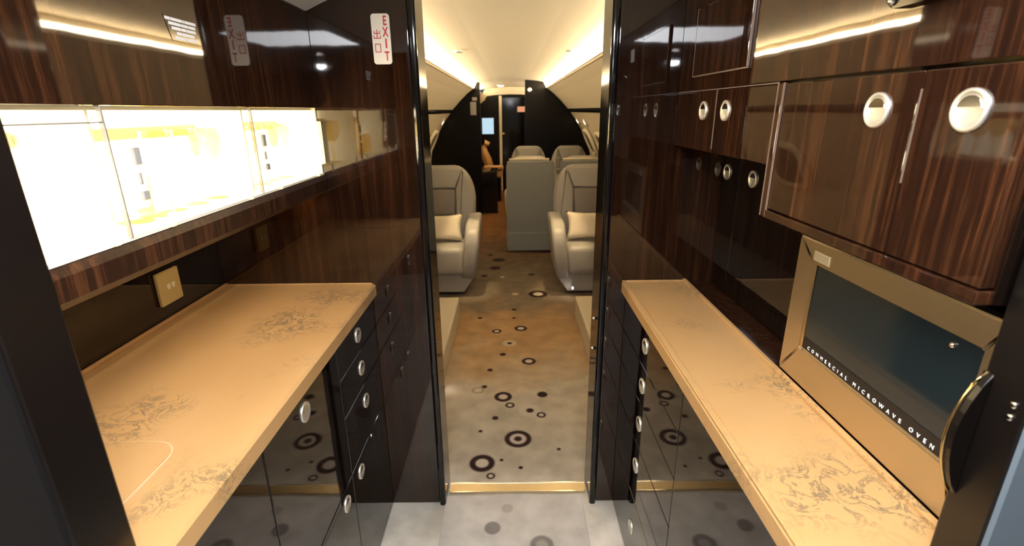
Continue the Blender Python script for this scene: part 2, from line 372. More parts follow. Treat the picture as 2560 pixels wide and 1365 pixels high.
# rounded black door posts
def post(name, xa, xb, label):
    pts = roundrect(abs(xb - xa), 0.15, 0.009, 4, (xa + xb) / 2, 1.64)
    return struct(prism(name, pts, 'z', 0.0, 1.865, 'black', smooth=False), label, 'trim')
post('trim_1', -0.292, -0.268, 'black rounded post along the exit-sign side of the cabin doorway')
p2 = post('trim_2', 0.294, 0.318, 'black rounded post with latch pins on the oven side of the cabin doorway')
for z in (0.775, 0.66):
    lathe('latch_pin', [(0, 0), (0.005, 0), (0.005, 0.012), (0.003, 0.015), (0, 0.015)], (-1, 0, 0), (0.294, 1.60, z), 'chrome', p2, 12)
bm = bmesh.new(); add_prism(bm, [(1.622, 0.0), (1.622, 0.006), (1.628, 0.009), (1.674, 0.009), (1.680, 0.006), (1.680, 0.0)], 'x', -0.262, 0.288)
tr = struct(finish('trim_3', bm, 'strip'), 'flat metal threshold strip across the doorway floor', 'threshold')
for y in (1.626, 1.676): part(box('edge_strip', -0.262, 0.288, y - 0.003, y + 0.003, 0.006, 0.0105, 'chrome', tr), 'bright silver edge')
# front opening posts close to the viewer
wl = struct(box('wall_front_left', -1.0, -0.50, 0.44, 0.5135, 0.0, 1.745, 'post', bev=0.003), 'dark wooden opening post at the end of the wide tan counter', 'wall')
part(box('facing', -1.0, -0.503, 0.434, 0.4405, 0.0, 1.745, 'blackmat', wl), 'black facing panel')
wr = struct(box('wall_front_right', 0.535, 1.0, 0.443, 0.498, 0.0, 1.775, 'post', bev=0.003), 'dark wooden opening post beside the microwave', 'wall')
part(box('facing', 0.537, 1.0, 0.437, 0.4435, 0.0, 1.775, 'bluegrey', wr), 'blue grey facing panel')
# vestibule around the viewer
struct(box('wall_entry_left', -1.0, -0.96, -1.3, 0.434, 0.0, 1.745, 'vest'), 'dark lining of the entry lobby', 'wall')
struct(box('wall_entry_right', 0.96, 1.0, -1.3, 0.437, 0.0, 1.775, 'vest'), 'dark lining of the entry lobby opposite', 'wall')
struct(box('wall_back', -1.0, 1.0, -1.34, -1.3, 0.0, 1.9, 'vest'), 'dark end wall of the entry lobby', 'wall')
# protective runner on the galley floor
run = bmesh.new(); add_box(run, -0.272, 0.268, -0.6, 1.612, 0.0, 0.004, 0.0015, 1)
tag(finish('floor_runner', run, 'runner'), 'grey carpet runner lying on the galley floor before the threshold', 'runner')

# ================================================================ LAMPS OF THE GALLEY
t = thing('ceiling_light', 'wide flat cool white ceiling light of the galley', 'light', (0.0, 0.22, 1.862))
box('frame', -0.30, 0.30, -0.07, 0.47, 1.852, 1.875, 'ceil', t)
box('diffuser', -0.28, 0.28, -0.05, 0.45, 1.846, 1.852, 'e_ceil', t)
t = thing('spot_light', 'small round spot lamp above the galley entrance', 'light', (0.0, -0.05, 1.80))
lathe('housing', [(0.0, 0.006), (0.022, 0.0), (0.026, 0.0), (0.026, 0.11), (0.0, 0.11)], (0, 0, 1), (0.0, -0.14, 1.745), 'chrome', t, 20)
lathe('lens', [(0.021 * math.cos(R(a)), -0.021 * math.sin(R(a))) for a in range(0, 86, 17)] + [(0, -0.021)], (0, 0, 1), (0.0, -0.14, 1.7445), 'e_spot', t, 20)

# ================================================================ ROUND PULLS, DOORS
def pull(parent, x, y, z, s, r=0.0235):
    """flush round pull on a door whose front faces s along x"""
    k = r / 0.0235
    o = lathe('pull', [(0.0235 * k, 0.0), (0.0235 * k, 0.0035), (0.0205 * k, 0.0048), (0.0190 * k, 0.0030), (0.012 * k, 0.0014), (0, 0.0010)], (s, 0, 0), (x, y, z), 'satin', parent)
    bm = bmesh.new()
    pts = [(y + 0.0165 * k * math.cos(R(a)), z + 0.0165 * k * math.sin(R(a))) for a in range(10, 171, 16)]
    a0, a1 = x + s * 0.0012, x + s * 0.0034
    add_prism(bm, pts, 'x', min(a0, a1), max(a0, a1), 0.0006, 1)
    f = finish('finger_plate', bm, 'chrome', o); f.matrix_parent_inverse = Matrix.Identity(4)
    part(o, 'round satin metal flush pull')
    return o
def door(parent, name, x, s, y0, y1, z0, z1, mat, pulls=(), th=0.018, gap=0.0016, bev=0.0016):
    a0, a1 = (x - s * th, x) if s > 0 else (x, x - s * th)
    d = box(name, a0, a1, y0 + gap, y1 - gap, z0 + gap, z1 - gap, mat, parent, bev, 2)
    for (py, pz) in pulls: 
        q = pull(d, x, py, pz, s)
        q.parent = d; q.matrix_parent_inverse = Matrix.Identity(4)
    return d

# ---------------------------------------------------------------- left base cabinet
FX = -0.475
t = thing('base_cabinet', 'shade-darkened wood base cabinet with round pulls under the wide tan counter', 'cabinet', (-0.72, 1.05, 0))
box('carcass', -0.964, FX - 0.019, 0.5155, 1.578, 0.0, 0.874, 'black', t)
WD = 'wood_dk'
door(t, 'drawer', FX, 1, 1.20, 1.577, 0.765, 0.872, WD, [(1.385, 0.820)])
door(t, 'drawer', FX, 1, 1.20, 1.577, 0.645, 0.765, WD, [(1.385, 0.708)])
door(t, 'drawer', FX, 1, 1.20, 1.577, 0.458, 0.645, WD, [(1.392, 0.587)])
d = door(t, 'door', FX, 1, 1.20, 1.577, 0.012, 0.458, WD, [(1.274, 0.409)])
lk = lathe('lock', [(0.006, 0), (0.006, 0.002), (0.0045, 0.003), (0, 0.003)], (1, 0, 0), (FX, 1.404, 0.445), 'chrome', d, 16); lk.matrix_parent_inverse = Matrix.Identity(4)
door(t, 'door', FX, 1, 0.785, 1.20, 0.458, 0.872, WD, [(0.976, 0.822)])
door(t, 'door', FX, 1, 0.785, 1.20, 0.012, 0.458, WD, [(1.136, 0.412)])
door(t, 'door', FX, 1, 0.517, 0.785, 0.458, 0.872, WD)
door(t, 'door', FX, 1, 0.517, 0.785, 0.012, 0.458, WD)
# ---------------------------------------------------------------- left counter
t = thing('countertop', 'wide tan stone countertop with grey veining and a rounded sink cover', 'countertop', (-0.71, 1.05, 0.875))
prism('slab', [(-0.964, 0.876), (-0.464, 0.876), (-0.460, 0.880), (-0.460, 0.913), (-0.466, 0.919), (-0.964, 0.919)], 'y', 0.5155, 1.578, 'stone', t)
box('back_lip', -0.964, -0.956, 0.5155, 1.578, 0.919, 0.928, 'stone', t, 0.002)
box('end_lip', -0.956, -0.470, 1.571, 1.578, 0.919, 0.924, 'stone', t, 0.0015)
bm = bmesh.new(); add_prism(bm, roundrect(0.30, 0.215, 0.045, 8, -0.733, 0.632), 'z', 0.9192, 0.9222, 0.0012, 2)
part(finish('sink_cover', bm, 'stone', t), 'flush stone lid with rounded corners')
bm = bmesh.new(); add_prism(bm, roundrect(0.3065, 0.2215, 0.0485, 8, -0.733, 0.632), 'z', 0.9190, 0.9206)
part(finish('cover_joint', bm, 'groove', t), 'thin pale joint around the lid')

# ---------------------------------------------------------------- lit glass cabinet above it
t = thing('glass_cabinet', 'backlit cabinet with clear panes and a polished wood fascia above the wide counter', 'cabinet', (-0.75, 1.05, 1.22))
Z0, Z1 = 1.285, 1.482
box('fascia', -0.962, LX, 0.5155, 1.579, Z1, 1.743, 'wood', t, 0.002)
prism('valance', [(-0.80, 1.226), (-0.592, 1.226), (-0.580, 1.238), (-0.579, 1.270), (-0.584, 1.283), (-0.60, 1.2846), (-0.80, 1.2846)], 'y', 0.5155, 1.579, 'wood_satin', t)
box('backlight', -0.748, -0.740, 0.5165, 1.575, Z0, Z1 - 0.0005, 'e_cab', t)
box('floor_panel', -0.74, -0.584, 0.5165, 1.575, Z0 - 0.0003, Z0 + 0.005, 'inner', t)
box('top_panel', -0.74, -0.60, 0.5165, 1.575, Z1 - 0.006, Z1 - 0.0003, 'inner', t)
for y in (0.741, 1.1675): box('divider', -0.74, -0.602, y - 0.003, y + 0.003, Z0 + 0.005, Z1 - 0.006, 'inner', t)
box('end_panel', -0.74, -0.588, 1.572, 1.5785, Z0, Z1, 'inner', t)
for y0, y1 in ((0.5175, 0.737), (0.745, 1.1635), (1.1715, 1.5705)): part(box('rack', -0.735, -0.712, y0, y1, 1.424, 1.447, 'rack', t, 0.002, 1), 'honey coloured rack behind the panes')
panes = [(0.5165, 0.7395), (0.7425, 1.166), (1.169, 1.572)]
for i, (y0, y1) in enumerate(panes):
    p = box('pane', -0.586, -0.581, y0, y1, Z0 + 0.006, Z1 - 0.001, 'pane', t)
    e = bmesh.new()
    add_box(e, -0.587, -0.580, y0 - 0.0018, y0 + 0.0010, Z0 + 0.006, Z1 - 0.001)
    if i == 0: add_box(e, -0.587, -0.580, y0, y1, Z1 - 0.024, Z1 - 0.0215)
    o = finish('pane_edge', e, 'leather_dk', p); o.matrix_parent_inverse = Matrix.Identity(4)
    if i:
        ly = y0 + 0.035 if i == 1 else y0 + 0.022
        o = part(box('latch', -0.580, -0.577, ly - 0.016, ly + 0.016, 1.340, 1.426, 'frost', p, 0.001, 1), 'pale slide latch'); o.matrix_parent_inverse = Matrix.Identity(4)
        b2 = bmesh.new(); add_box(b2, -0.5768, -0.571, ly - 0.004, ly + 0.010, 1.396, 1.422, 0.001, 1); add_box(b2, -0.5768, -0.571, ly - 0.004, ly + 0.010, 1.342, 1.356, 0.001, 1); add_box(b2, -0.5768, -0.573, ly - 0.001, ly + 0.005, 1.366, 1.384, 0.001, 1)
        o2 = part(finish('slider', b2, 'leather', o), 'grey slider'); o2.matrix_parent_inverse = Matrix.Identity(4)
    for f in (0.22, 0.86):
        yy = y0 + (y1 - y0) * f
        o = box('clip', -0.582, -0.577, yy - 0.006, yy + 0.006, Z0 + 0.001, Z0 + 0.026, 'frost', p, 0.001, 1); o.matrix_parent_inverse = Matrix.Identity(4)
o = box('end_tab', -0.582, -0.574, 1.548, 1.574, 1.318, 1.444, 'frost', t, 0.003)
part(box('light_strip', -0.665, -0.640, 0.53, 1.56, 1.2225, 1.2262, 'e_under', t), 'warm light strip on the underside')
# rail on the splashback
tag(box('splashback_rail', -0.9645, -0.862, 0.517, 1.578, 1.112, 1.122, 'rail', bev=0.003), 'narrow tan rail along the splashback above the socket', 'rail')
# glasses standing inside
def goblet(y, k, x=-0.665):
    z = Z0 + 0.005
    if k == 0:   # stemmed
        prof = [(0, 0), (0.026, 0.0), (0.026, 0.002), (0.005, 0.006), (0.004, 0.065), (0.012, 0.074), (0.028, 0.098), (0.031, 0.120), (0.027, 0.150), (0.0262, 0.150), (0.030, 0.120), (0.027, 0.099), (0.011, 0.077), (0, 0.074)]
    else:        # tumbler
        prof = [(0, 0), (0.028, 0.0), (0.030, 0.005), (0.034, 0.085), (0.0328, 0.085), (0.029, 0.010), (0, 0.008)]
    o = lathe('wine_glass' if k == 0 else 'tumbler', prof, (0, 0, 1), (x, y, z), 'crystal', None, 24)
    return o
for y, w in ((0.965, 'beside the tumblers in the middle bay of the lit cabinet'), (1.04, 'between two others in the middle bay of the lit cabinet'), (1.115, 'next to the divider in the middle bay of the lit cabinet')):
    tag(goblet(y, 0), 'stemmed crystal glass ' + w, 'glass', 'stemmed glasses in the lit cabinet')
for y, w in ((1.25, 'fourth'), (1.325, 'third'), (1.40, 'second'), (1.475, 'first')):
    tag(goblet(y, 0), w + ' stemmed crystal glass from the partition end of the lit cabinet', 'glass', 'stemmed glasses in the lit cabinet')
for y, w in ((0.86, 'crystal tumbler beside the slide latch of the middle lit pane'), (0.915, 'crystal tumbler beside the stemmed glasses of the middle lit bay')):
    tag(goblet(y, 1, -0.66), w, 'glass', 'tumblers in the lit cabinet')

# ---------------------------------------------------------------- socket on the splashback
t = thing('wall_socket', 'ivory plastic wall socket on the dark splashback', 'socket', (-0.964, 1.31, 1.01))
box('plate', -0.9645, -0.953, 1.262, 1.352, 0.966, 1.060, 'ivory', t, 0.004, 3)
for y in (1.298, 1.318): part(prism('socket_hole', [(y - 0.007, 1.022), (y + 0.007, 1.022), (y + 0.005, 1.008), (y - 0.004, 1.008)], 'x', -0.953, -0.9515, 'white', t), 'pale socket insert')

# ---------------------------------------------------------------- placard on the fascia
t = thing('placard', 'small white lettered notice on the polished fascia above the lit cabinet', 'sign', (LX, 0.97, 1.61))
rows = [(0.926, 1.014, 1.6245, [0.18, 0.55, 0.62]), (0.934, 1.011, 1.6175, [0.45, 0.72]), (0.940, 1.010, 1.6105, [0.38, 0.60]), (0.952, 1.004, 1.6030, [0.32]), (0.944, 1.012, 1.5955, [0.5])]
bm = bmesh.new(); add_prism(bm, [(0.924, 1.630), (1.018, 1.630), (1.014, 1.590), (0.938, 1.590)], 'x', LX, LX + 0.0008)
finish('plate', bm, 'wood', t)
for (a, b, z, cuts) in rows:
    ed = [0.0] + cuts + [1.0]; bm = bmesh.new()
    for u, v in zip(ed, ed[1:]):
        add_box(bm, LX + 0.0008, LX + 0.0013, a + (b - a) * u + 0.0008, a + (b - a) * v - 0.0008, z - 0.0024, z + 0.0024)
    part(finish('lettering', bm, 'print', t), 'line of tiny white lettering')

# ---------------------------------------------------------------- exit sign
t = thing('exit_sign', 'white exit sign with red vertical lettering on the partition', 'sign', (-0.371, YP, 1.60))
EY = YP - 0.003
prism('plate', roundrect(0.053, 0.134, 0.008, 5, -0.371, 1.669), 'y', EY, YP - 0.0002, 'white', t, 0.0008, 1)
for ch, z, dx in (('E', 1.706, 0), ('X', 1.676, 0), ('I', 1.646, 0), ('T', 1.612, 0)):
    mw = Matrix.Translation((-0.358, EY - 0.0003, z)) @ Matrix.Rotation(R(90), 4, 'X') @ Matrix.Scale(0.62 if ch != 'I' else 0.9, 4, (1, 0, 0))
    part(text_mesh('letter', ch, 0.035, 'red', t, mw, 'CENTER', bold=0.0007), 'red letter ' + ch)
def glyph(bars, cx, cz):
    bm = bmesh.new()
    for (x0, x1, z0, z1) in bars: add_box(bm, cx + x0, cx + x1, EY - 0.0007, EY, cz + z0, cz + z1)
    return part(finish('letter', bm, 'red', t), 'red character')
u = 0.0011
glyph([(-u, u, -0.011, 0.012), (-0.009, -0.007, 0.002, 0.009), (0.007, 0.009, 0.002, 0.009), (-0.009, 0.009, 0.001, 0.003), (-0.010, -0.008, -0.011, -0.003), (0.008, 0.010, -0.011, -0.003), (-0.010, 0.010, -0.0115, -0.0095)], -0.3825, 1.682)
glyph([(-0.0085, -0.0065, -0.012, 0.011), (0.0065, 0.0085, -0.012, 0.011), (-0.0085, 0.0085, 0.009, 0.011), (-0.0085, 0.0085, -0.012, -0.010)], -0.3825, 1.646)

# ================================================================ RIGHT SIDE
BX = 0.385
t = thing('base_cabinet', 'shade-darkened wood drawer cabinet with round pulls under the narrow tan counter', 'cabinet', (0.6, 1.05, 0))
box('carcass', BX + 0.019, 0.958, 0.5005, 1.578, 0.0, 0.872, 'black', t)
for z0, z1, pz in ((0.745, 0.872, 0.815), (0.620, 0.745, 0.684), (0.475, 0.620, 0.552), (0.270, 0.475, 0.398), (0.012, 0.270, 0.154)):
    door(t, 'drawer', BX, -1, 0.98, 1.577, z0, z1, WD, [(1.30, pz)])
door(t, 'door', BX, -1, 0.5015, 0.98, 0.012, 0.872, WD)
t = thing('countertop', 'narrow tan stone countertop with grey veining beside the microwave', 'countertop', (0.48, 1.05, 0.875))
prism('slab', [(0.586, 0.876), (0.376, 0.876), (0.370, 0.882), (0.370, 0.912), (0.377, 0.919), (0.586, 0.919)], 'y', 0.5005, 1.578, 'stone', t)
box('front_lip', 0.370, 0.384, 0.5005, 1.578, 0.9185, 0.9225, 'stone', t, 0.0015)
box('back_lip', 0.573, 0.585, 0.5005, 1.578, 0.9185, 0.927, 'stone', t, 0.002)
box('end_lip', 0.384, 0.573, 1.570, 1.578, 0.9185, 0.9235, 'stone', t, 0.0015)
tag(box('back_shelf', 0.5875, 0.958, 0.5005, 1.578, 0.874, 0.9165, 'wood', bev=0.001), 'low polished dark wood shelf behind the narrow counter', 'shelf')
# cabinet at the back of the shelf
GX = 0.667
t = thing('shelf_cabinet', 'dark two-door cabinet in the recess above the shelf, beside the microwave', 'cabinet', (0.8, 1.3, 0.917))
box('carcass', GX + 0.019, 0.957, 1.002, 1.578, 0.9175, 1.3585, 'black', t)
door(t, 'door', GX, -1, 1.462, 1.577, 0.919, 1.358, WD, [(1.546, 1.283)])
door(t, 'door', GX, -1, 1.003, 1.462, 0.919, 1.358, WD, [(1.376, 1.283)])
# overhead lockers
t = thing('overhead_locker', 'glossy dark wood overhead locker with round pulls above the microwave', 'cabinet', (0.73, 1.05, 1.26))
box('carcass_far', RX + 0.019, 0.958, 0.985, 1.579, 1.3605, 1.774, 'wood_dk', t)
box('carcass_near', RX + 0.019, 0.958, 0.5005, 0.985, 1.2625, 1.774, 'wood_dk', t)
box('fascia', RX, RX + 0.019, 0.5005, 1.579, 1.516, 1.774, 'wood', t, 0.0015)
door(t, 'door', RX, -1, 1.284, 1.578, 1.361, 1.513, 'wood', [(1.362, 1.464)])
door(t, 'door', RX, -1, 0.990, 1.284, 1.361, 1.513, 'wood', [(1.222, 1.464)])
part(box('upright', RX - 0.003, RX + 0.017, 0.9705, 0.9885, 1.263, 1.514, 'wood', t, 0.0025), 'narrow upright between the locker doors')
door(t, 'door', RX, -1, 0.647, 0.969, 1.279, 1.513, 'wood', [(0.716, 1.465)])
door(t, 'door', RX, -1, 0.5015, 0.647, 1.279, 1.513, 'wood', [(0.571, 1.465)])
part(box('bottom_rail', RX - 0.004, RX + 0.019, 0.5005, 0.970, 1.262, 1.2785, 'wood', t, 0.002), 'slim rail along the bottom edge')
hd = part(box('hatch', RX - 0.006, RX + 0.001, 1.132, 1.455, 1.553, 1.716, 'wood', t, 0.002), 'small square hatch door')
bm = bmesh.new()
for (y0, y1, z0, z1) in ((1.128, 1.459, 1.5495, 1.553), (1.128, 1.132, 1.553, 1.718), (1.455, 1.459, 1.553, 1.718)): add_box(bm, RX - 0.0055, RX, y0, y1, z0, z1, 0.001, 1)
o = part(finish('hatch_glint', bm, 'edge', hd), 'painted pale glint along the hatch edges'); o.matrix_parent_inverse = Matrix.Identity(4)  # pale strips stand for hatch bevels catching light
part(box('sill_glint', RX - 0.0025, RX, 0.990, 1.578, 1.5125, 1.5150, 'edge', t, 0.0008), 'thin pale glint painted on the edge over the small locker doors')  # this and the strips below paint the catch light on locker edges
part(box('joint_glint', RX - 0.0012, RX + 0.004, 1.2832, 1.2848, 1.372, 1.512, 'edge', t), 'painted pale glint along the joint between the small doors')
part(box('joint_glint', RX - 0.0003, RX + 0.004, 0.6466, 0.6474, 1.375, 1.49, 'edge', t), 'painted pale glint along the joint between the large doors')
for y in (0.9695, 0.9893): part(box('upright_glint', RX - 0.0036, RX, y - 0.0009, y + 0.0009, 1.264, 1.513, 'edge', t), 'painted pale glint on the edge of the upright')
# grab handle above
t = thing('grab_handle', 'black and chrome grab handle bolted high on the overhead locker', 'handle', (RX, 0.655, 1.60))
prism('base', roundrect(0.135, 0.05, 0.012, 5, 0.655, 1.614), 'x', RX - 0.012, RX, 'black', t, 0.003, 2)
bm = bmesh.new(); add_tube(bm, [(RX - 0.010, 0.712, 1.612), (RX - 0.03, 0.70, 1.606), (RX - 0.036, 0.655, 1.604), (RX - 0.03, 0.61, 1.606), (RX - 0.010, 0.598, 1.612)], 0.008, 10)
finish('bar', bm, 'chrome', t, smooth=True)
for y in (0.713, 0.60): lathe('bolt', [(0.006, 0), (0.006, 0.003), (0.004, 0.005), (0, 0.005)], (-1, 0, 0), (RX - 0.012, y, 1.599), 'chrome', t, 14)
tag(box('notice_plate', RX - 0.002, RX - 0.0003, 0.925, 0.985, 1.652, 1.70, 'white', bev=0.0006), 'white notice plate high on the overhead locker fascia', 'sign')

# ---------------------------------------------------------------- microwave oven
MX = 0.587
MY0, MY1, MZ0, MZ1 = 0.530, 0.977, 0.9265, 1.225
t = thing('microwave_oven', 'built-in stainless steel microwave oven with dark glass door on the shelf', 'microwave', (0.75, 0.755, 0.917))
box('body', MX + 0.02, 0.93, MY0 + 0.005, MY1 - 0.005, MZ0 + 0.004, MZ1 - 0.004, 'blackmat', t)
for y in (MY0 + 0.04, MY1 - 0.04):
    for x in (0.63, 0.9): lathe('foot', [(0.012, 0), (0.014, 0.0145), (0, 0.0145)], (0, 0, 1), (x, y, 0.9166), 'blackmat', t, 12)
WY0, WY1, WZ0, WZ1 = 0.556, 0.917, 1.003, 1.180
bm = bmesh.new()
fr_o = [(MY0, MZ0), (MY1, MZ0), (MY1, MZ1), (MY0, MZ1)]; fr_i = [(WY0, WZ0), (WY1, WZ0), (WY1, WZ1), (WY0, WZ1)]
for xx0, xx1 in ((MX, MX + 0.02),):
    vo = [[bm.verts.new((x, y, z)) for (y, z) in fr_o] for x in (xx0, xx1)]; vi = [[bm.verts.new((x, y, z)) for (y, z) in fr_i] for x in (xx0, xx1)]
    for i in range(4):
        j = (i + 1) % 4
        for k in (0, 1): bm.faces.new((vo[k][i], vo[k][j], vi[k][j], vi[k][i]))
        bm.faces.new((vo[0][i], vo[0][j], vo[1][j], vo[1][i])); bm.faces.new((vi[0][i], vi[0][j], vi[1][j], vi[1][i]))
bmesh.ops.bevel(bm, geom=[e for e in bm.edges if all(abs(v.co.x - MX) < 1e-5 for v in e.verts)], offset=0.0025, segments=2, affect='EDGES')
dr = finish('door_frame', bm, 'steel', t)
g = box('window', MX + 0.004, MX + 0.012, WY0, WY1, WZ0, WZ1, 'glassdk', t)
part(g, 'dark green tinted glass door window')
e = box('lower_band', MX + 0.0025, MX + 0.0045, WY0, WY1 - 0.001, WZ0, WZ0 + 0.027, 'blackmat', g, 0.0005, 1); e.matrix_parent_inverse = Matrix.Identity(4)
e = box('bead', MX + 0.001, MX + 0.005, WY1 - 0.005, WY1, WZ0, WZ1, 'brass', g, 0.001, 1); e.matrix_parent_inverse = Matrix.Identity(4)
e = box('bead', MX + 0.001, MX + 0.005, WY0, WY1, WZ0 - 0.0005, WZ0 + 0.003, 'steel', g, 0.001, 1); e.matrix_parent_inverse = Matrix.Identity(4)
mw = Matrix.Translation((MX + 0.0018, WY1 - 0.024, WZ0 + 0.0075)) @ Matrix.Rotation(R(-90), 4, 'Z') @ Matrix.Rotation(R(90), 4, 'X')
tx = text_mesh('lettering', 'COMMERCIAL MICROWAVE OVEN', 0.0098, 'print', t, mw, 'LEFT', 2.35)
part(tx, 'white spaced lettering on the lower band')
box('badge', MX - 0.002, MX + 0.001, 0.872, 0.922, 1.188, 1.207, 'satin', t, 0.0012, 2)
lathe('latch_button', [(0.004, 0), (0.004, 0.003), (0, 0.004)], (-1, 0, 0), (MX + 0.004, 0.60, 1.165), 'chrome', t, 12)
# latch on the near post
t = thing('door_latch', 'curved black latch with brass edge on the opening post beside the microwave', 'latch', (0.535, 0.485, 1.0))
arc = [(0.5352, 1.185)] + [(0.535 - 0.024 * math.sin(math.pi * k / 10) ** 0.8, 1.185 - 0.165 * k / 10) for k in range(1, 10)] + [(0.5352, 1.02)]
prism('plate', arc, 'y', 0.486, 0.4965, 'post', t, 0.002, 2)
bm = bmesh.new(); add_tube(bm, [(x - 0.001, 0.496, z) for x, z in arc], 0.0018, 8)
part(finish('edging', bm, 'brass', t, smooth=True), 'thin brass edging')
for z in (1.165, 1.15): lathe('screw', [(0.004, 0), (0.004, 0.0015), (0.002, 0.002), (0, 0.002)], (-1, 0, 0), (0.5348, 0.458, z), 'chrome', t, 12)

# ================================================================ CABIN
SEC = [(0.0, 1.872), (0.22, 1.865), (0.36, 1.853), (0.475, 1.838), (0.565, 1.824)]           # ceiling half
SIDE = [(0.498, 1.765), (0.60, 1.688), (0.70, 1.595), (0.80, 1.49), (0.815, 1.468)]
LOW = [(0.815, 1.468), (0.90, 1.36), (0.99, 1.22), (1.07, 1.07), (1.12, 0.95), (1.15, 0.78), (1.15, 0.60), (1.14, 0.42), (1.13, 0.2), (1.12, 0.0)]
mir = lambda s, sg: [(sg * x, z) for x, z in s]
YE = 9.62
def shell(name, sec, y0, y1, mat, out):
    """lining with a little thickness, pushed outward from the aisle"""
    outer = [(x * (1 + out), 0.8 + (z - 0.8) * (1 + out)) for x, z in sec]
    return prism(name, sec + outer[::-1], 'y', y0, y1, mat)
ceil_sec = mir(SEC[1:], -1)[::-1] + SEC
struct(shell('ceiling_cabin', ceil_sec, YB, YE, 'cream_hd', 0.03), 'warm cream arched headliner over the cabin', 'ceiling')
for sg, nm in ((-1, 'left'), (1, 'right')):
    struct(shell('wall_cabin_upper_' + nm, mir(SIDE, sg), YB, YE, 'cream', 0.0025), 'cream sidewall panel between cove light and belt rail', 'wall')
    struct(shell('wall_cabin_window_' + nm, mir(LOW[:4], sg), YB, YE, 'cream', 0.03), 'cream cabin sidewall holding the windows', 'wall')
    struct(shell('wall_cabin_' + nm, mir(LOW[3:], sg), YB, YE, 'cream', 0.03), 'cream lower cabin sidewall below the windows', 'wall')
    struct(prism('trim_%d' % (5 if sg < 0 else 6), mir([(0.806, 1.492), (0.829, 1.486), (0.842, 1.446), (0.822, 1.440), (0.80, 1.462)], sg), 'y', YB, 7.3, 'black'), 'dark belt rail along the cabin sidewall', 'trim')
    side = 'on the exit-sign side of the cabin' if sg < 0 else 'on the oven side of the cabin'
    t = thing('cove_light', 'long warm cove light strip ' + side, 'light', (sg * 0.495, 4.5, 1.775))
    prism('light_strip', mir([(0.545, 1.760), (0.545, 1.798), (0.5495, 1.798), (0.5495, 1.760)], sg), 'y', YB + 0.002, 9.45, 'e_cove', t)
    prism('trough', mir([(0.505, 1.7615), (0.507, 1.749), (0.550, 1.749), (0.550, 1.823), (0.560, 1.822), (0.560, 1.742), (0.528, 1.744)], sg), 'y', YB + 0.002, 9.45, 'cream', t)
# windows
wn = 0
for sg in (-1, 1):
    for y in (3.75, 4.75, 5.75, 6.72):
        wn += 1
        ang = math.atan2(1.12 - 0.99, 1.22 - 0.95)
        c = Vector((sg * 1.045, y, 1.06)); nrm = Vector((-sg * math.cos(ang), 0, -math.sin(ang))); upv = Vector((-sg * math.sin(ang), 0, math.cos(ang)))
        def sup(a, b, off, n=36):
            out = []
            for k in range(n):
                th = 2 * math.pi * k / n; cc, ss = math.cos(th), math.sin(th)
                q = 2 / 2.8
                out.append(c + Vector((0, 1, 0)) * a * math.copysign(abs(cc) ** q, cc) + upv * b * math.copysign(abs(ss) ** q, ss) + nrm * off)
            return out
        bm = bmesh.new(); rings = [[bm.verts.new(v) for v in sup(a, b, f)] for a, b, f in ((0.27, 0.19, -0.01), (0.265, 0.185, 0.022), (0.235, 0.160, 0.026), (0.215, 0.142, 0.004))]
        for a, b in zip(rings, rings[1:]):
            for k in range(36): bm.faces.new((a[k], a[(k + 1) % 36], b[(k + 1) % 36], b[k]))
        fo = finish('window_%d' % wn, bm, 'cream_hd', smooth=True); struct(fo, 'oval cabin window with cream surround and drawn shade', 'window')
        bm = bmesh.new(); bm.faces.new([bm.verts.new(v) for v in sup(0.215, 0.142, 0.004)])
        bmesh.ops.solidify(bm, geom=bm.faces[:], thickness=0.004)
        o = finish('shade', bm, 'shade', fo); o.matrix_parent_inverse = Matrix.Identity(4)
# reading lamps under the belt rail
def sidewall_x(z):
    for (x0, z0), (x1, z1) in zip(LOW, LOW[1:]):
        if z1 <= z <= z0: return x0 + (x1 - x0) * (z0 - z) / (z0 - z1)
for sg, y, lab in ((-1, 6.95, 'oval reading lamp glowing on the cabin wall beyond the exit-sign seat'), (1, 7.02, 'oval reading lamp glowing on the cabin wall beside the dark bulkhead'), (1, 6.35, 'oval reading lamp glowing above the cabin window behind the seat pair')):
    x = sg * (sidewall_x(1.325) - 0.004)
    t = thing('reading_lamp', lab, 'lamp', (x, y, 1.325))
    ax = Vector((-sg * 0.85, 0, -0.53))
    lathe('bezel', [(0.055, 0), (0.05, 0.014), (0.036, 0.016), (0.034, 0.010), (0, 0.010)], ax, (x, y, 1.325), 'cream_hd', t, 20)
    lathe('lens', [(0.034, 0.0105), (0.02, 0.016), (0, 0.018)], ax, (x, y, 1.325), 'e_read', t, 20)

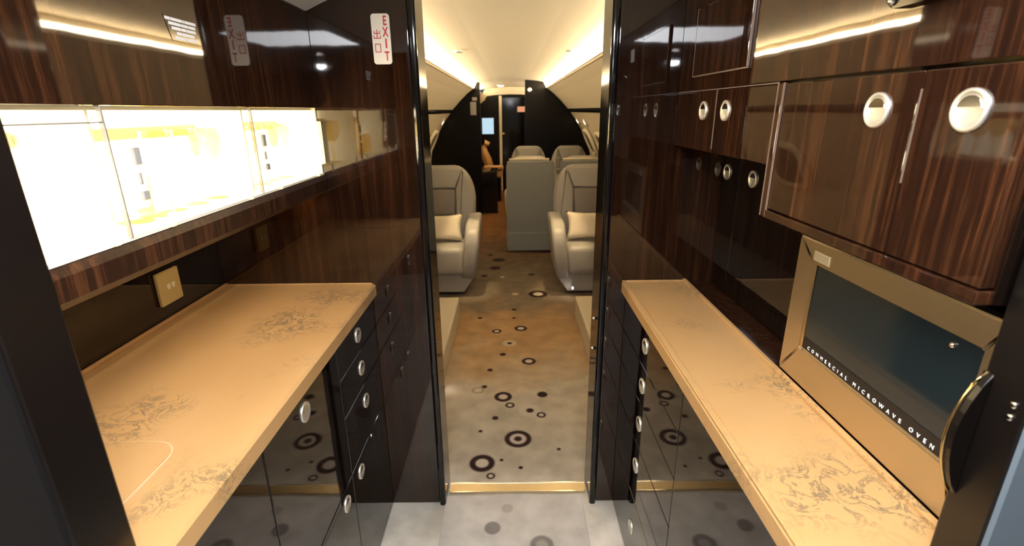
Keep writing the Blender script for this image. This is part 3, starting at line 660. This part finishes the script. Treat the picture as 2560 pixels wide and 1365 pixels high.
# ---------------------------------------------------------------- seats
def make_seat(label, loc, rz, hw, group=None, back_view=False, width_arm=0.115):
    """armchair; local front is -y, origin on the floor under the seat centre"""
    t = thing('cabin_seat', label, 'seat', loc, rz, group)
    ih = hw - width_arm
    L = dict(local=True)
    # plinth skirt with cut lower corners
    prism('base', [(-hw + 0.14, 0.03), (hw - 0.14, 0.03), (hw - 0.05, 0.16), (hw - 0.045, 0.30), (-hw + 0.045, 0.30), (-hw + 0.05, 0.16)], 'y', -0.27, 0.28, 'leather', t, 0.012, 3, smooth=False, **L)
    box('pedestal', -hw * 0.45, hw * 0.45, -0.2, 0.2, 0.0, 0.032, 'blackmat', t, **L)
    # seat cushion
    box('seat_cushion', -ih + 0.006, ih - 0.006, -0.335, 0.20, 0.195, 0.43, 'leather', t, 0.05, 5, smooth=True, **L)
    # arms
    for s in (-1, 1):
        bm = bmesh.new()
        pts = [(-0.31, 0.17), (0.26, 0.17), (0.26, 0.60), (0.10, 0.625), (-0.20, 0.60), (-0.30, 0.545), (-0.34, 0.44), (-0.33, 0.28)]
        a0, a1 = sorted((s * ih, s * hw)); add_prism(bm, pts, 'x', a0, a1, 0.028, 4)
        for v in bm.verts:     # arms lean in toward the floor
            v.co.x -= s * max(0, 0.5 - v.co.z) * 0.13
        finish('armrest', bm, 'leather', t, True, True)
    # backrest shell with wide rounded shoulders, leaning back
    bw = hw - (0.06 if hw > 0.3 else 0.033)
    def outline(w, z0, z1, r, dz=0):
        pts = [(-w, z0), (w, z0)]
        for k in range(0, 9):
            a = R(90 * k / 8); pts.append((w - r[0] + r[0] * math.cos(a), z1 - r[1] + r[1] * math.sin(a)))
        for k in range(0, 9):
            a = R(90 + 90 * k / 8); pts.append((-w + r[0] + r[0] * math.cos(a), z1 - r[1] + r[1] * math.sin(a)))
        return pts
    lean = Matrix.Translation((0, 0.12, 0.36)) @ Matrix.Rotation(R(-11), 4, 'X') @ Matrix.Translation((0, -0.12, -0.36))
    def bpart(name, pts, y0, y1, mat, bev, par=t):
        bm = bmesh.new(); add_prism(bm, pts, 'y', y0, y1, bev, 4); bm.transform(lean)
        return finish(name, bm, mat, par, True, True)
    b = bpart('backrest', outline(bw, 0.30, 1.035, (bw * 0.55, 0.30)), 0.14, 0.27, 'leather', 0.03)
    iw = bw * 0.46
    for s in (-1, 1):          # side bolsters
        pts = [(s * bw * 0.96, 0.40), (s * iw, 0.40), (s * iw, 0.83), (s * iw * 1.45, 1.005), (s * bw * 0.72, 0.985), (s * bw * 0.93, 0.86), (s * bw * 0.97, 0.74)]
        bpart('bolster', pts if s > 0 else pts[::-1], 0.095, 0.16, 'leather', 0.022)
    bpart('headrest', [(-iw * 0.98, 0.835), (iw * 0.98, 0.835), (iw * 1.40, 1.005), (-iw * 1.40, 1.005)], 0.10, 0.16, 'leather', 0.015)
    part(bpart('back_panel', [(-iw * 0.95, 0.60), (iw * 0.95, 0.60), (iw * 0.95, 0.825), (-iw * 0.95, 0.825)], 0.10, 0.16, 'leather_dk', 0.018), 'darker taupe padded panel')
    bpart('lumbar_pad', [(-iw * 0.97, 0.40), (iw * 0.97, 0.40), (iw * 0.97, 0.592), (-iw * 0.97, 0.592)], 0.10, 0.16, 'leather', 0.015)
    if back_view:
        bm = bmesh.new(); add_prism(bm, [(-bw * 1.03, 0.05), (bw * 1.03, 0.05), (bw * 1.03, 0.92), (bw * 0.97, 0.975), (-bw * 0.97, 0.975), (-bw * 1.03, 0.92)], 'y', 0.395, 0.43, 0.012, 3)
        part(finish('back_cover', bm, 'leather_bk', t, True), 'plain cool grey back cover')
        bm = bmesh.new(); add_box(bm, -bw * 1.0, bw * 1.0, 0.426, 0.437, 0.03, 0.225, 0.004, 2)
        part(finish('skirt_flap', bm, 'leather_bk', t, True), 'grey flap above the floor')
        bm = bmesh.new(); add_tube(bm, [(-bw * 0.8, 0.405, 0.985), (0, 0.405, 0.99), (bw * 0.9, 0.405, 0.985)], 0.015, 10)
        part(finish('top_roll', bm, 'pillow', t, True, True), 'cream piping roll along the top')
    return t
make_seat('grey leather cabin seat with cream cushion on the exit-sign side of the aisle', (-0.625, 4.15, 0), 0, 0.365)
make_seat('grey leather cabin seat with cream cushion on the oven side of the aisle', (0.685, 4.15, 0), 0, 0.365)
G = 'paired seats around the conference place'
s1 = make_seat('plain grey seat back beside the aisle, turned away', (0.20, 5.60, 0), math.pi, 0.275, G, True, 0.07)
s2 = make_seat('plain grey seat back half hidden behind the cushioned oven-side seat', (0.755, 5.60, 0), math.pi, 0.275, G, True, 0.07)
make_seat('beige seat facing forward beside the aisle before the dark bulkhead', (0.235, 6.55, 0), 0, 0.275, G, False, 0.07)
make_seat('beige seat facing forward by the cabin wall before the dark bulkhead', (0.785, 6.55, 0), 0, 0.275, G, False, 0.07)
# belt buckle resting over the seat back
t = thing('belt_buckle', 'dark and silver seat belt buckle hanging over the grey seat back', 'buckle', (0.47, 5.22, 0.80))
box('strap', 0.455, 0.50, 5.155, 5.168, 0.90, 1.00, 'leather_dk', t, 0.006, 2)
box('buckle', 0.462, 0.508, 5.148, 5.166, 0.845, 0.90, 'chrome', t, 0.006, 2)
# cushions on the two nearer seats
def pillow(label, x, y, z, w, h, d, tilt):
    bm = bmesh.new(); n = 18; m = 12; V = {}
    for i in range(n + 1):
        for j in range(m + 1):
            u, v = -1 + 2 * i / n, -1 + 2 * j / m
            k = (1 - u ** 4) * (1 - v ** 4)
            th = d * (max(k, 0) ** 0.45) * 0.5
            pin = 1 - 0.13 * (1 - v * v) * (abs(u) ** 3) 
            pz = 1 - 0.17 * (1 - u * u) * (abs(v) ** 3)
            for s in (-1, 1):
                if s == 1 and (abs(u) == 1 or abs(v) == 1): V[i, j, 1] = V[i, j, -1]; continue
                V[i, j, s] = bm.verts.new((u * w / 2 * pin, s * th, v * h / 2 * pz))
    for i in range(n):
        for j in range(m):
            for s in (-1, 1):
                try: bm.faces.new((V[i, j, s], V[i + 1, j, s], V[i + 1, j + 1, s], V[i, j + 1, s]))
                except ValueError: pass
    bm.transform(Matrix.Translation((x, y, z)) @ Matrix.Rotation(R(tilt), 4, 'X'))
    return tag(finish('cushion', bm, 'pillow', None, smooth=True), label, 'cushion')
pillow('cream cushion on the exit-sign side seat', -0.60, 4.04, 0.548, 0.40, 0.23, 0.11, -14)
pillow('cream cushion on the oven side seat', 0.66, 4.04, 0.556, 0.42, 0.24, 0.11, -14)
# low upholstered plinths before the seats
tag(box('footrest_plinth', -0.93, -0.392, YB + 0.003, 3.44, 0.0, 0.158, 'plinth', bev=0.012, seg=3), 'low cream upholstered plinth before the exit-sign side seat', 'plinth')
tag(box('footrest_plinth', 0.466, 0.93, YB + 0.003, 3.44, 0.0, 0.158, 'plinth', bev=0.012, seg=3), 'low cream upholstered plinth before the oven side seat', 'plinth')
# courtesy lamps near the floor
def floor_lamp(label, x, y, z, s):
    t = thing('courtesy_light', label, 'light', (x, y, z))
    lathe('bezel', [(0.016, 0), (0.016, 0.006), (0.012, 0.008), (0, 0.008)], (s, -0.3, 0), (x, y, z), 'chrome', t, 16)
    lathe('lens', [(0.011, 0.0085), (0.007, 0.011), (0, 0.012)], (s, -0.3, 0), (x, y, z), 'e_floor', t, 16)
floor_lamp('tiny courtesy light at the foot of the oven side seat', 0.505, 3.84, 0.075, -1)
floor_lamp('tiny courtesy light low on the exit-sign side plinth', -0.394, 2.42, 0.05, 1)

# ---------------------------------------------------------------- dark bulkheads at the far end
full = SEC[:-2] + [(0.46, 1.838)] + SIDE[:-1] + LOW
def half_bulkhead(sg, x_in, y0, y1):
    pts = [(x, z) for x, z in full if x > x_in]
    zt = 1.866 if x_in < 0.22 else 1.844
    return [(sg * x, z) for x, z in [(x_in, 0.0), (x_in, zt - 0.002)] + [(x * 0.999, z - 0.001) for x, z in pts]]
struct(prism('wall_bulkhead_left', half_bulkhead(-1, 0.42, 7.3, 7.36), 'y', 7.3, 7.36, 'bulk'), 'black arched half bulkhead at the end of the cabin, bearing a pale notice', 'bulkhead')
struct(prism('wall_bulkhead_right', half_bulkhead(1, 0.205, 7.3, 7.36), 'y', 7.3, 7.36, 'bulk'), 'black arched half bulkhead behind the seat pair', 'bulkhead')
for i, (x0, x1, z0, z1, lab) in enumerate(((-0.558, -0.475, 1.408, 1.584, 'pale upright notice on the black bulkhead'), (-0.53, -0.462, 1.600, 1.645, 'small pale plate above the notice on the black bulkhead'))):
    tag(box('notice_plate', x0, x1, 7.292, 7.2997, z0, z1, 'leather', bev=0.003), lab, 'sign')
t = thing('wall_lamp', 'small pale lamp at the top of the black bulkhead behind the seat pair', 'lamp', (0.245, 7.3, 1.70))
lathe('bezel', [(0.035, 0), (0.03, 0.02), (0.02, 0.022), (0, 0.022)], (0, -1, 0), (0.27, 7.3, 1.735), 'satin', t, 18)
lathe('lens', [(0.019, 0.0225), (0.01, 0.026), (0, 0.027)], (0, -1, 0), (0.27, 7.3, 1.735), 'e_read', t, 18)
# black side cabinet before the far doorway
t = thing('credenza', 'black lacquered credenza at the foot of the bulkhead by the far doorway', 'cabinet', (-0.6, 7.5, 0))
box('body', -0.93, -0.205, 7.37, 7.80, 0.0, 0.60, 'black', t, 0.004)
box('top', -0.94, -0.20, 7.365, 7.81, 0.60, 0.625, 'black', t, 0.004)
# second bulkhead with door
wb = struct(prism('wall_bulkhead_end', [(x * 0.93, z * 0.932) for x, z in full] + [(-x * 0.93, z * 0.932) for x, z in full[1:]][::-1], 'y', 9.5, 9.56, 'bulk'), 'black end bulkhead of the far lounge', 'bulkhead')
struct(prism('wall_end', [(x * 0.998, z - 0.001) for x, z in full] + [(-x * 0.998, z - 0.001) for x, z in full[1:]][::-1], 'y', 9.562, 9.61, 'cream'), 'cream end wall above the black end bulkhead', 'wall')
d1 = struct(box('door_1', -0.15, 0.42, 9.468, 9.499, 0.01, 1.69, 'black', bev=0.004), 'glossy black door in the end bulkhead', 'door')
o = part(box('door_edge', -0.205, -0.155, 9.455, 9.499, 0.01, 1.72, 'cream_hd', d1, 0.004), 'cream door edge strip'); o.matrix_parent_inverse = Matrix.Identity(4)
o = lathe('knob', [(0, 0.05), (0.02, 0.048), (0.026, 0.035), (0.012, 0.02), (0.012, 0), (0, 0)], (0, -1, 0), (-0.125, 9.468, 1.06), 'brass', d1, 18); o.matrix_parent_inverse = Matrix.Identity(4)
t = thing('wall_screen', 'small glowing pale blue wall screen on the end bulkhead', 'screen', (-0.41, 9.5, 1.05))
box('frame', -0.535, -0.29, 9.478, 9.4995, 1.04, 1.355, 'blackmat', t, 0.004)
box('display', -0.518, -0.307, 9.474, 9.478, 1.058, 1.338, 'e_screen', t)
t = thing('lit_sign', 'small lit orange sign high on the far black door', 'sign', (0.217, 9.46, 1.43))
box('case', 0.118, 0.316, 9.452, 9.4675, 1.430, 1.540, 'blackmat', t, 0.003)
box('face', 0.128, 0.306, 9.4495, 9.452, 1.438, 1.532, 'e_sign', t)
# tan side-facing seat in the far lounge
t = thing('lounge_chair', 'tan leather side-facing seat seen through the far doorway', 'seat', (-0.35, 8.6, 0))
box('base', -0.52, -0.17, 8.4, 8.95, 0.0, 0.40, 'black', t, 0.01)
box('seat_cushion', -0.50, -0.14, 8.40, 8.95, 0.40, 0.52, 'leather_tan', t, 0.04, 4, smooth=True)
box('front_roll', -0.46, -0.12, 8.36, 8.46, 0.52, 0.60, 'leather_tan', t, 0.035, 4, smooth=True)
bm = bmesh.new(); add_tube(bm, [(-0.36, 8.6, 0.55), (-0.40, 8.6, 0.68), (-0.45, 8.6, 0.80), (-0.46, 8.6, 0.90), (-0.42, 8.6, 0.955), (-0.36, 8.6, 0.93)], [0.07, 0.075, 0.065, 0.055, 0.05, 0.035], 14)
for v in bm.verts: v.co.y = 8.6 + (v.co.y - 8.6) * 2.6
finish('backrest', bm, 'leather_tan', t, smooth=True)
t = thing('lounge_lamp', 'warm ceiling downlight in the far lounge', 'lamp', (-0.15, 8.5, 1.84))
lathe('bezel', [(0.06, 0), (0.06, 0.01), (0.045, 0.012), (0, 0.012)], (0, 0, -1), (-0.15, 8.5, 1.852), 'satin', t, 20)
lathe('lens', [(0.044, 0.0125), (0.03, 0.018), (0, 0.02)], (0, 0, -1), (-0.15, 8.5, 1.852), emit('lamp_lounge', (1.0, 0.72, 0.38), 60.0), t, 20)
# warm reading spots over the two nearer seats (their pools of light fall on arms and cushions)
for sg, lab in ((-1, 'small warm spot lamp in the headliner over the exit-sign side seat'), (1, 'small warm spot lamp in the headliner over the oven side seat')):
    x = sg * 0.375 + 0.03; y = 3.62
    t = thing('seat_spot', lab, 'lamp', (x, y, 1.838))
    lathe('bezel', [(0.03, 0), (0.03, 0.012), (0.02, 0.014), (0, 0.014)], (0, 0, -1), (x, y, 1.853), 'satin', t, 18)
    ld = bpy.data.lights.new('seat_spot_bulb', 'SPOT'); ld.energy = 75; ld.color = (1.0, 0.72, 0.38); ld.spot_size = R(21); ld.spot_blend = 0.8; ld.shadow_soft_size = 0.012
    lo = bpy.data.objects.new('bulb', ld); COL.objects.link(lo); lo.parent = t
    lo.location = (0, 0, -0.006)
    d = Vector((sg * 0.40 + 0.03, 3.90, 0.5)) - Vector((x, y, 1.832))
    lo.rotation_euler = d.to_track_quat('-Z', 'Y').to_euler()
